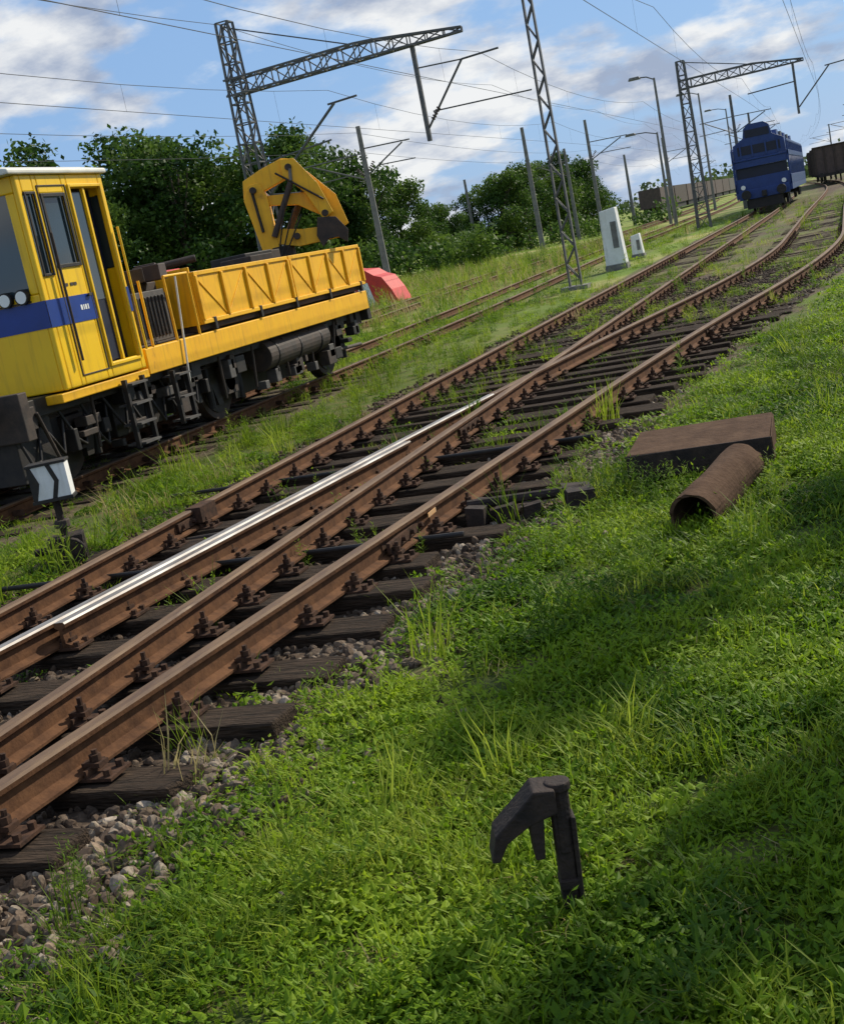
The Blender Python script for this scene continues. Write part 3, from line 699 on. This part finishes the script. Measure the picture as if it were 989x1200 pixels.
# ------------------------------------------------------------ trackside objects
def cabinet(o,t,w,h,d):
    e=empty('trackside_cabinet',(o,t,0)); mb=MB(); mb.prism([(-w/2,.121),(-w/2*.85,h),(w/2*.7,h+.06),(w/2,.121)],'y',-d/2,d/2,'white'); mb.make('body',e,bevel=.02)
    mb=MB(); mb.box(-w/2*.98-.03,w/2+.03,-d/2-.03,d/2+.03,-.1,.12,'conc'); mb.box(w*.02,w*.3,-d/2-.012,-d/2-.001,.35*h,.8*h,'grey'); mb.make('plinth_and_door',e)
cabinet(-6.85,39.5,.62,1.75,.5); cabinet(-6.95,44.5,.38,.75,.35)
e=empty('switch_stand',(-5.80,7.98,-.06)); e.rotation_euler[2]=math.radians(24)
mb=MB()
mb.box(-.3,.35,-.14,.14,0,.05,'bracket'); mb.box(-.13,.13,-.11,.11,.05,.24,'bracket',rot=.1); mb.cyl((0,0,.2),(0,0,.56),.028,'bracket',12)
mb.cyl((-.04,0,.14),(-.24,-.05,.16),.03,'bracket',8); mb.cyl((.05,-.1,.13),(.05,-.16,.13),.1,'bracket',16); mb.cyl((.0,0,.3),(0,0,.36),.06,'dark',12)
mb.cyl((.3,0,.03),(1.2,-.3,.05),.02,'dark',8)
mb.make('stand',e,bevel=.008); mb=MB()
mb.box(-.14,.14,-.08,.08,.54,.79,'white'); mb.box(-.15,.15,-.09,.09,.791,.81,'black'); mb.box(-.15,.15,-.09,.09,.515,.539,'black')
mb.prism([(-.14,.54),(-.14,.79),(-.11,.79),(-.07,.665),(-.11,.54)],'y',-.085,-.081,'black')
mb.prism([(.0,.79),(.035,.79),(.075,.665),(.035,.54),(.0,.54),(.04,.665)],'y',-.085,-.081,'black')
mb.make('indicator',e,bevel=.006)
e=empty('rusty_cover_box',(-1.10,8.40,-.015),.04); mb=MB()
mb.box(-.44,.44,-.40,.44,.15,.205,'rustbox',jit=.008); mb.box(-.40,.40,-.35,.38,-.1,.149,'bracket',jit=.004); mb.box(-.45,.45,-.416,-.405,.05,.21,'bracket'); mb.box(.446,.456,-.40,.42,.05,.207,'rustbox')
mb.make('cover',e,bevel=.012)
e=empty('rusty_pipe'); mb=MB()
p=Vector((-1.0,6.80,.045)); q_=Vector((-.80,7.74,.10)); d=(q_-p).normalized(); u=d.cross(Vector((0,0,1))).normalized(); w=u.cross(d)
vs=[];seg=28; NR=9
for ring in range(NR):
    for i in range(seg):
        a_=6.2832*i/seg; c=p+(q_-p)*(ring/(NR-1)); r=.13+.004*math.sin(a_*3+ring)+random.uniform(-.0015,.0015)
        vs.append(c+u*r*math.cos(a_)+w*r*math.sin(a_)+(d*random.uniform(-.012,.012) if ring in(0,NR-1) else Vector()))
for c in(q_,p):
    for i in range(seg): a_=6.2832*i/seg; vs.append(c+u*.112*math.cos(a_)+w*.112*math.sin(a_))
fs=[]; NT=NR+2
for k_ in range(NT):
    for i in range(seg): fs.append((k_*seg+i,k_*seg+(i+1)%seg,((k_+1)%NT)*seg+(i+1)%seg,((k_+1)%NT)*seg+i))
mb.add(vs,fs,'rustbox'); mb.make('pipe',e)
e=empty('iron_bracket_post',(-.91,2.93,-.045),math.radians(20.4)); mb=MB()
mb.box(-.012,.03,-.022,.022,-.1,.33,'bracket',jit=.002); mb.cyl((.012,.0,.2),(.012,0,.385),.027,'bracket',14); mb.cyl((.012,0,.37),(.012,0,.395),.034,'bracket',14)
mb.prism([(.0,.388),(-.055,.392),(-.085,.36),(-.165,.285),(-.182,.215),(-.160,.215),(-.135,.262),(-.075,.300),(0,.325)],'y',-.05,.05,'bracket')
mb.prism([(-.075,.305),(-.070,.205),(-.045,.205),(-.035,.325)],'y',-.048,.048,'bracket')
mb.box(.031,.045,-.03,.03,.05,.30,'bracket',jit=.002)
mb.box(-.03,.05,-.05,.05,-.02,.02,'fast'); mb.box(-.015,.035,-.03,.03,.10,.13,'bracket')
ob=mb.make('bracket',e,bevel=.005); ob.rotation_euler=(0,math.radians(3),0)
o,t=W(-.3,50); e=empty('red_tarpaulin_stack',(o,t,0)); mb=MB()
mb.prism([(-1.3,0),(-1.15,.8),(-.9,1.1),(-.5,1.5),(-.2,1.42),(.3,1.35),(.6,1.12),(.9,1.0),(1.2,.5),(1.4,0)],'y',-.8,.8,'red'); mb.prism([(-.2,0),(-.1,.8),(.3,.9),(.5,0)],'y',-.83,-.81,'white'); mb.make('tarpaulin',e,bevel=.08)
o,t=W(-8.2,52); e=empty('red_roofed_hut',(o,t,0)); mb=MB(); mb.box(-1.6,1.6,-1.2,1.2,-.1,2.0,'conc'); mb.box(-.4,.4,-1.21,-1.201,0,1.8,'brown'); mb.box(.7,1.2,-1.21,-1.201,1.0,1.6,'glass'); mb.make('walls',e)
mb=MB(); mb.prism([(-1.8,2.001),(0,2.9),(1.8,2.001)],'y',-1.4,1.4,'red'); mb.make('roof',e)

# ------------------------------------------------------------ car transporter wagon
e=empty('car_transporter_wagon',(-4.2,72,0)); mb=MB(); L_=24
mb.box(-1.45,1.45,0,L_,.95,1.25,'wblue'); mb.box(-1.3,1.3,-.12,0,.85,1.35,'wblue')
for xx in(-.9,.9): mb.cyl((xx,-.12,1.1),(xx,-.6,1.1),.1,'black',12); mb.cyl((xx,-.6,1.1),(xx,-.68,1.1),.25,'black',20)
mb.box(-.12,.12,-.5,0,.9,1.2,'black')
for x in(-1.45,1.37):
    mb.box(x,x+.08,0,L_,1.25,1.75,'wblue'); mb.box(x,x+.08,0,L_,2.75,3.02,'wblue'); mb.box(x,x+.06,0.2,L_-.2,3.45,3.6,'wblue')
    n=14
    for i in range(n+1):
        y=(L_-.14)*i/n; mb.box(x-.01,x+.09,y,y+.14,1.2,3.5,'wblue')
        if i<n: mb.bar((x+.04,y+.1,1.7),(x+.04,y+L_/n,2.8),.03,'wblue')
mb.box(-1.40,1.40,0.05,L_-.05,2.85,2.95,'wblue')
mb.make('frame_and_decks',e,bevel=.02)
mb=MB()
mb.box(-1.37,1.37,.1,.2,1.25,1.95,'wblue'); mb.box(-1.37,1.37,.1,.2,2.5,2.84,'wblue'); mb.box(-1.3,1.3,.25,.3,1.9,2.5,'wdark')
mb.prism([(-1.35,2.96),(-1.3,3.7),(-.75,4.0),(-.65,4.5),(-.4,4.68),(.4,4.68),(.65,4.5),(.75,4.0),(1.3,3.7),(1.35,2.96)],'y',.1,.35,'wblue')
mb.box(-.62,.62,.08,.099,4.0,4.4,'wdark'); mb.box(-1.1,1.1,.08,.099,3.15,3.6,'wdark')
for x in(-.95,-.35,.35,.95): mb.box(x-.04,x+.04,.04,.079,3.0,3.75,'wblue')
for x in(-1.05,1.05): mb.cyl((x,-.05,1.5),(x,.1,1.5),.12,'lampg',12)
for i in range(5):
    y=2.0+i*4.5
    mb.prism([(y,2.96),(y,3.5),(y+.8,3.7),(y+1.3,4.25),(y+2.8,4.28),(y+3.5,3.75),(y+4.1,3.6),(y+4.1,2.96)],'x',-.85,.85,'wdark' if i%2 else 'wblue')
mb.make('end_gates_and_load',e,bevel=.03)
mb=MB()
for y in(2.2,4.0,L_-4,L_-2.2):
    for x in(-.75,.75): mb.cyl((x-.06,y,RT+.42),(x+.06,y,RT+.42),.42,'black',20); 
    mb.box(-1.1,-.95,y-.3,y+.3,.3,.8,'black'); mb.box(.95,1.1,y-.3,y+.3,.3,.8,'black')
mb.box(-1.0,1.0,1.9,4.3,.55,.9,'black'); mb.box(-1.0,1.0,L_-4.3,L_-1.9,.55,.9,'black')
mb.box(-.9,.9,-.05,.05,.35,.85,'black'); mb.make('bogies',e)
for i in range(3):
    t=132+i*14.5; e=empty('open_freight_wagon',(A_(t)-.75+bend(t)+.1,t,0)); mb=MB()
    mb.box(-1.45,1.45,0,13.5,1.1,3.6,'brown')
    for j in range(10): mb.box(1.451,1.56,j*1.46,j*1.46+.14,1.1,3.6,'dark'); mb.box(-1.56,-1.451,j*1.46,j*1.46+.14,1.1,3.6,'dark')
    for x in(-1.4,-.5,.4,1.26): mb.box(x,x+.12,-.1,-.001,1.1,3.6,'dark')
    mb.box(-1.52,1.52,-.11,13.6,3.6,3.72,'dark'); mb.make('body',e,bevel=.02); mb=MB()
    mb.box(-1.3,1.3,-.2,13.7,.85,1.09,'black')
    for y in(1.6,3.4,10.1,11.9):
        for x in(-.75,.75): mb.cyl((x-.06,y,RT+.45),(x+.06,y,RT+.45),.45,'black',18)
    for x in(-.9,.9): mb.cyl((x,-.2,1.05),(x,-.6,1.05),.22,'black',14)
    mb.make('running_gear',e)
o,t=-24,170; e=empty('distant_goods_train',(o,t,0)); mb=MB()
for j in range(8): mb.box(-1.4,1.4,j*15,j*15+14,1,3.4,random.choice(['brown','dgrey','dark','brown'])); mb.box(-1.2,1.2,j*15+1,j*15+13,.3,.99,'black')
mb.make('wagons',e)

# ------------------------------------------------------------ trees
def crown(lobes,n,size):
    tot=sum(l[3]**2 for l in lobes)
    C=[]
    for (x,y,z,r) in lobes:
        k_=int(n*r*r/tot); d=rng.normal(size=(k_,3)); d/=np.linalg.norm(d,axis=1)[:,None]
        rad=r*(rng.random(k_)**.33)*(.82+.3*np.sin(d[:,0]*5+x)*np.sin(d[:,1]*5+y)*np.cos(d[:,2]*4+z)); C.append(np.array([x,y,z])+d*rad[:,None]*np.array([1,1,.85]))
    C=np.concatenate(C); k_=len(C)
    nrm=rng.normal(size=(k_,3)); nrm[:,2]+=.6; nrm/=np.linalg.norm(nrm,axis=1)[:,None]
    u=np.cross(nrm,rng.normal(size=(k_,3))); u/=np.linalg.norm(u,axis=1)[:,None]; v=np.cross(nrm,u)
    s=size*rng.uniform(.5,1.3,k_)[:,None]
    V=np.stack([C-u*s,C-v*s*.6,C+u*s,C+v*s*.6],1).reshape(-1,3)
    return V,np.arange(k_*4).reshape(-1,4)
def treemeshes(seed,h,R_,nl,n,size,matk='tree',base=.10,slim=1):
    rr=random.Random(seed); lobes=[]
    for i in range(nl):
        a_=rr.uniform(0,6.28); z=h*rr.uniform(base+.12,.93); k_=math.sin(min(1,max(.15,(1-z/h)*1.6+.25))*1.57); r=R_*rr.uniform(.2,.42)*(.6+.5*k_)
        d=R_*rr.uniform(.1,.85)*k_*slim; lobes.append((d*math.cos(a_),d*math.sin(a_),z,r))
    V,F=crown(lobes,n,size)
    me=bpy.data.meshes.new('crown'); me.from_pydata(V.tolist(),[],F.tolist()); me.materials.append(M[matk])
    mb=MB(); mb.cyl((0,0,-.2),(.1,0,h*.45),h*.025,'bark',9,r2=h*.016); mb.cyl((.1,0,h*.45),(0,.1,h*.85),h*.016,'bark',7,r2=h*.004)
    for l in lobes[:12]: mb.cyl((.05,0,max(h*.2,l[2]*.55)),(l[0],l[1],l[2]),h*.009,'bark',5,r2=h*.003)
    tm=mb.make('trunk',mesh_only=True)
    return me,tm
kinds=[treemeshes(s,10,4.3,nl,11000,.16) for s,nl in((1,34),(2,40),(3,30),(5,44))]
def tree(X,Y,h,k_,wide=1):
    o,t=W(X,Y)
    e=empty('broadleaf_tree',(o,t,0),U(0,6)); e.scale=(h/10*wide,h/10*wide,h/10)
    for nm,me in(('crown',kinds[k_][0]),('trunk',kinds[k_][1])):
        c=link(bpy.data.objects.new(nm,me)); c.parent=e
tl=[(-24,84,12.8),(-21,92,13.6),(-27,96,12),(-18.6,90,10.5),(-14.6,90,13.6),(-11.6,86,11.4),(-9.2,91,10.2),(-6.8,96,10.2),(-4.2,88,11.6),(-1.9,94,10.2),(.3,92,8.4),(2.6,97,7.0),(4.8,102,5.4),(-30,90,12),(-35,88,13),(-16.5,82,8.6),(-12.9,96,10.5),
    (6.6,106,4.6),(9.4,112,5.6),(11.6,110,6.8),(14.0,114,7.4),(16.4,118,7.2),(18.6,122,7.8),(20.8,126,7.0),(23.0,132,5.6)]
for i,(X,Y,h) in enumerate(tl): tree(X,Y,h,i%4,wide=1.06)
lob=[]
for i in range(120):
    X=U(-42,8); Y=U(82,100); o,t=W(X,Y); lob.append((o,t,U(.4,1.9),U(.9,2.3)))
for i in range(40):
    X=U(8,26); Y=U(104,128); o,t=W(X,Y); lob.append((o,t,U(.3,1.2),U(.7,1.6)))
V,F=crown(lob,42000,.17); me=bpy.data.meshes.new('shrubs'); me.from_pydata(V.tolist(),[],F.tolist()); me.materials.append(M['tree']); link(bpy.data.objects.new('shrub_belt',me))
lob=[]
for i in range(240):
    X=U(-160,330); Y=U(330,420); hh=U(3,8)+ (4 if X>150 else 0)
    o,t=W(X,Y); lob.append((o,t,hh*.4,hh*.9))
V,F=crown(lob,34000,.9); me=bpy.data.meshes.new('distant_treeline'); me.from_pydata(V.tolist(),[],F.tolist()); me.materials.append(M['tree2']); link(bpy.data.objects.new('distant_treeline',me))
def slim(o,t,h,seed,r):
    me,tm=treemeshes(seed,h,r,12,2100,.10,base=.42,slim=.6)
    e=empty('young_tree',(o,t,0))
    for nm,m_ in(('crown',me),('trunk',tm)): c=link(bpy.data.objects.new(nm,m_)); c.parent=e
slim(3.9,12.8,9.0,21,1.3); slim(4.75,10.6,8.4,22,1.25); slim(5.5,12.1,8.6,29,1.2)

# ------------------------------------------------------------ light, sky
sd=Vector((.541*math.cos(math.radians(38)),.841*math.cos(math.radians(38)),math.sin(math.radians(38)))).normalized()
ld=bpy.data.lights.new('sun','SUN'); ld.energy=5.0; ld.angle=math.radians(.5); ld.color=(1,.92,.76)
lo=link(bpy.data.objects.new('sun',ld)); lo.rotation_euler=sd.to_track_quat('Z','Y').to_euler(); lo.location=(20,20,30)
w=bpy.data.worlds.new('World'); S.world=w; w.use_nodes=True; nt=w.node_tree; N=nt.nodes; L=nt.links
bg=N['Background']; bg.inputs[1].default_value=.145
sky=N.new('ShaderNodeTexSky'); sky.sky_type='NISHITA'; sky.sun_disc=False; sky.sun_elevation=math.radians(38); sky.sun_rotation=math.radians(32.8); sky.air_density=1.0; sky.dust_density=.3; sky.ozone_density=2.0
tc=N.new('ShaderNodeTexCoord'); sp=N.new('ShaderNodeSeparateXYZ'); L.new(tc.outputs['Generated'],sp.inputs[0])
def mth(op,a,b_=None,c=None):
    x=N.new('ShaderNodeMath'); x.operation=op
    for i,v in enumerate((a,b_,c)):
        if v is None: continue
        if isinstance(v,(int,float)): x.inputs[i].default_value=v
        else: L.new(v,x.inputs[i])
    return x.outputs[0]
zz=mth('ADD',mth('MAXIMUM',sp.outputs[2],0),.30)
cb=N.new('ShaderNodeCombineXYZ'); L.new(mth('DIVIDE',sp.outputs[0],zz),cb.inputs[0]); L.new(mth('DIVIDE',sp.outputs[1],zz),cb.inputs[1]); cb.inputs[2].default_value=7.7
def cn(s,d,ro=.55,off=0):
    mp=N.new('ShaderNodeMapping'); mp.inputs['Location'].default_value=(off,off*.7,0); L.new(cb.outputs[0],mp.inputs[0])
    n=N.new('ShaderNodeTexNoise'); n.inputs['Scale'].default_value=s; n.inputs['Detail'].default_value=d; n.inputs['Roughness'].default_value=ro; L.new(mp.outputs[0],n.inputs['Vector']); return n.outputs['Fac']
n1=cn(2.6,9,.55); n2=cn(3.6,7,.58,.10)
mr=N.new('ShaderNodeMapRange'); mr.interpolation_type='SMOOTHSTEP'; mr.inputs[1].default_value=.45; mr.inputs[2].default_value=.56; L.new(n1,mr.inputs[0])
cr_=N.new('ShaderNodeValToRGB'); e=cr_.color_ramp.elements; e[0].position=.40; e[0].color=(2.5,2.95,3.9,1); e[1].position=.57; e[1].color=(6.4,6.4,6.3,1); L.new(n2,cr_.inputs[0])
hz=N.new('ShaderNodeMapRange'); hz.inputs[1].default_value=0; hz.inputs[2].default_value=.35; hz.inputs[3].default_value=.85; hz.inputs[4].default_value=.7; L.new(sp.outputs[2],hz.inputs[0])
mh=N.new('ShaderNodeMix'); mh.data_type='RGBA'; L.new(hz.outputs[0],mh.inputs[0]); L.new(sky.outputs[0],mh.inputs[6]); mh.inputs[7].default_value=(1.65,2.9,5.1,1)
mx=N.new('ShaderNodeMix'); mx.data_type='RGBA'; L.new(mth('MULTIPLY',mr.outputs[0],.92),mx.inputs[0]); L.new(mh.outputs[2],mx.inputs[6]); L.new(cr_.outputs[0],mx.inputs[7]); L.new(mx.outputs[2],bg.inputs[0])

# ------------------------------------------------------------ camera
cam=bpy.data.cameras.new('camera'); co=link(bpy.data.objects.new('camera',cam)); S.camera=co
cam.sensor_fit='VERTICAL'; cam.sensor_height=36; cam.sensor_width=36; cam.lens=45; cam.clip_end=4000; cam.clip_start=.05
yaw=math.radians(20.37); p=math.radians(11.38); r=math.radians(11.5)
f0=Vector((-math.sin(yaw),math.cos(yaw),0)); fw=f0*math.cos(p)-Vector((0,0,1))*math.sin(p); r0=Vector((math.cos(yaw),math.sin(yaw),0)); u0=r0.cross(fw)
Rv=r0*math.cos(r)-u0*math.sin(r); Uv=r0*math.sin(r)+u0*math.cos(r)
co.matrix_world=Matrix(((Rv.x,Uv.x,-fw.x,0),(Rv.y,Uv.y,-fw.y,0),(Rv.z,Uv.z,-fw.z,1.72),(0,0,0,1)))
S.view_settings.view_transform='Standard'; S.view_settings.look='None'; S.view_settings.exposure=0
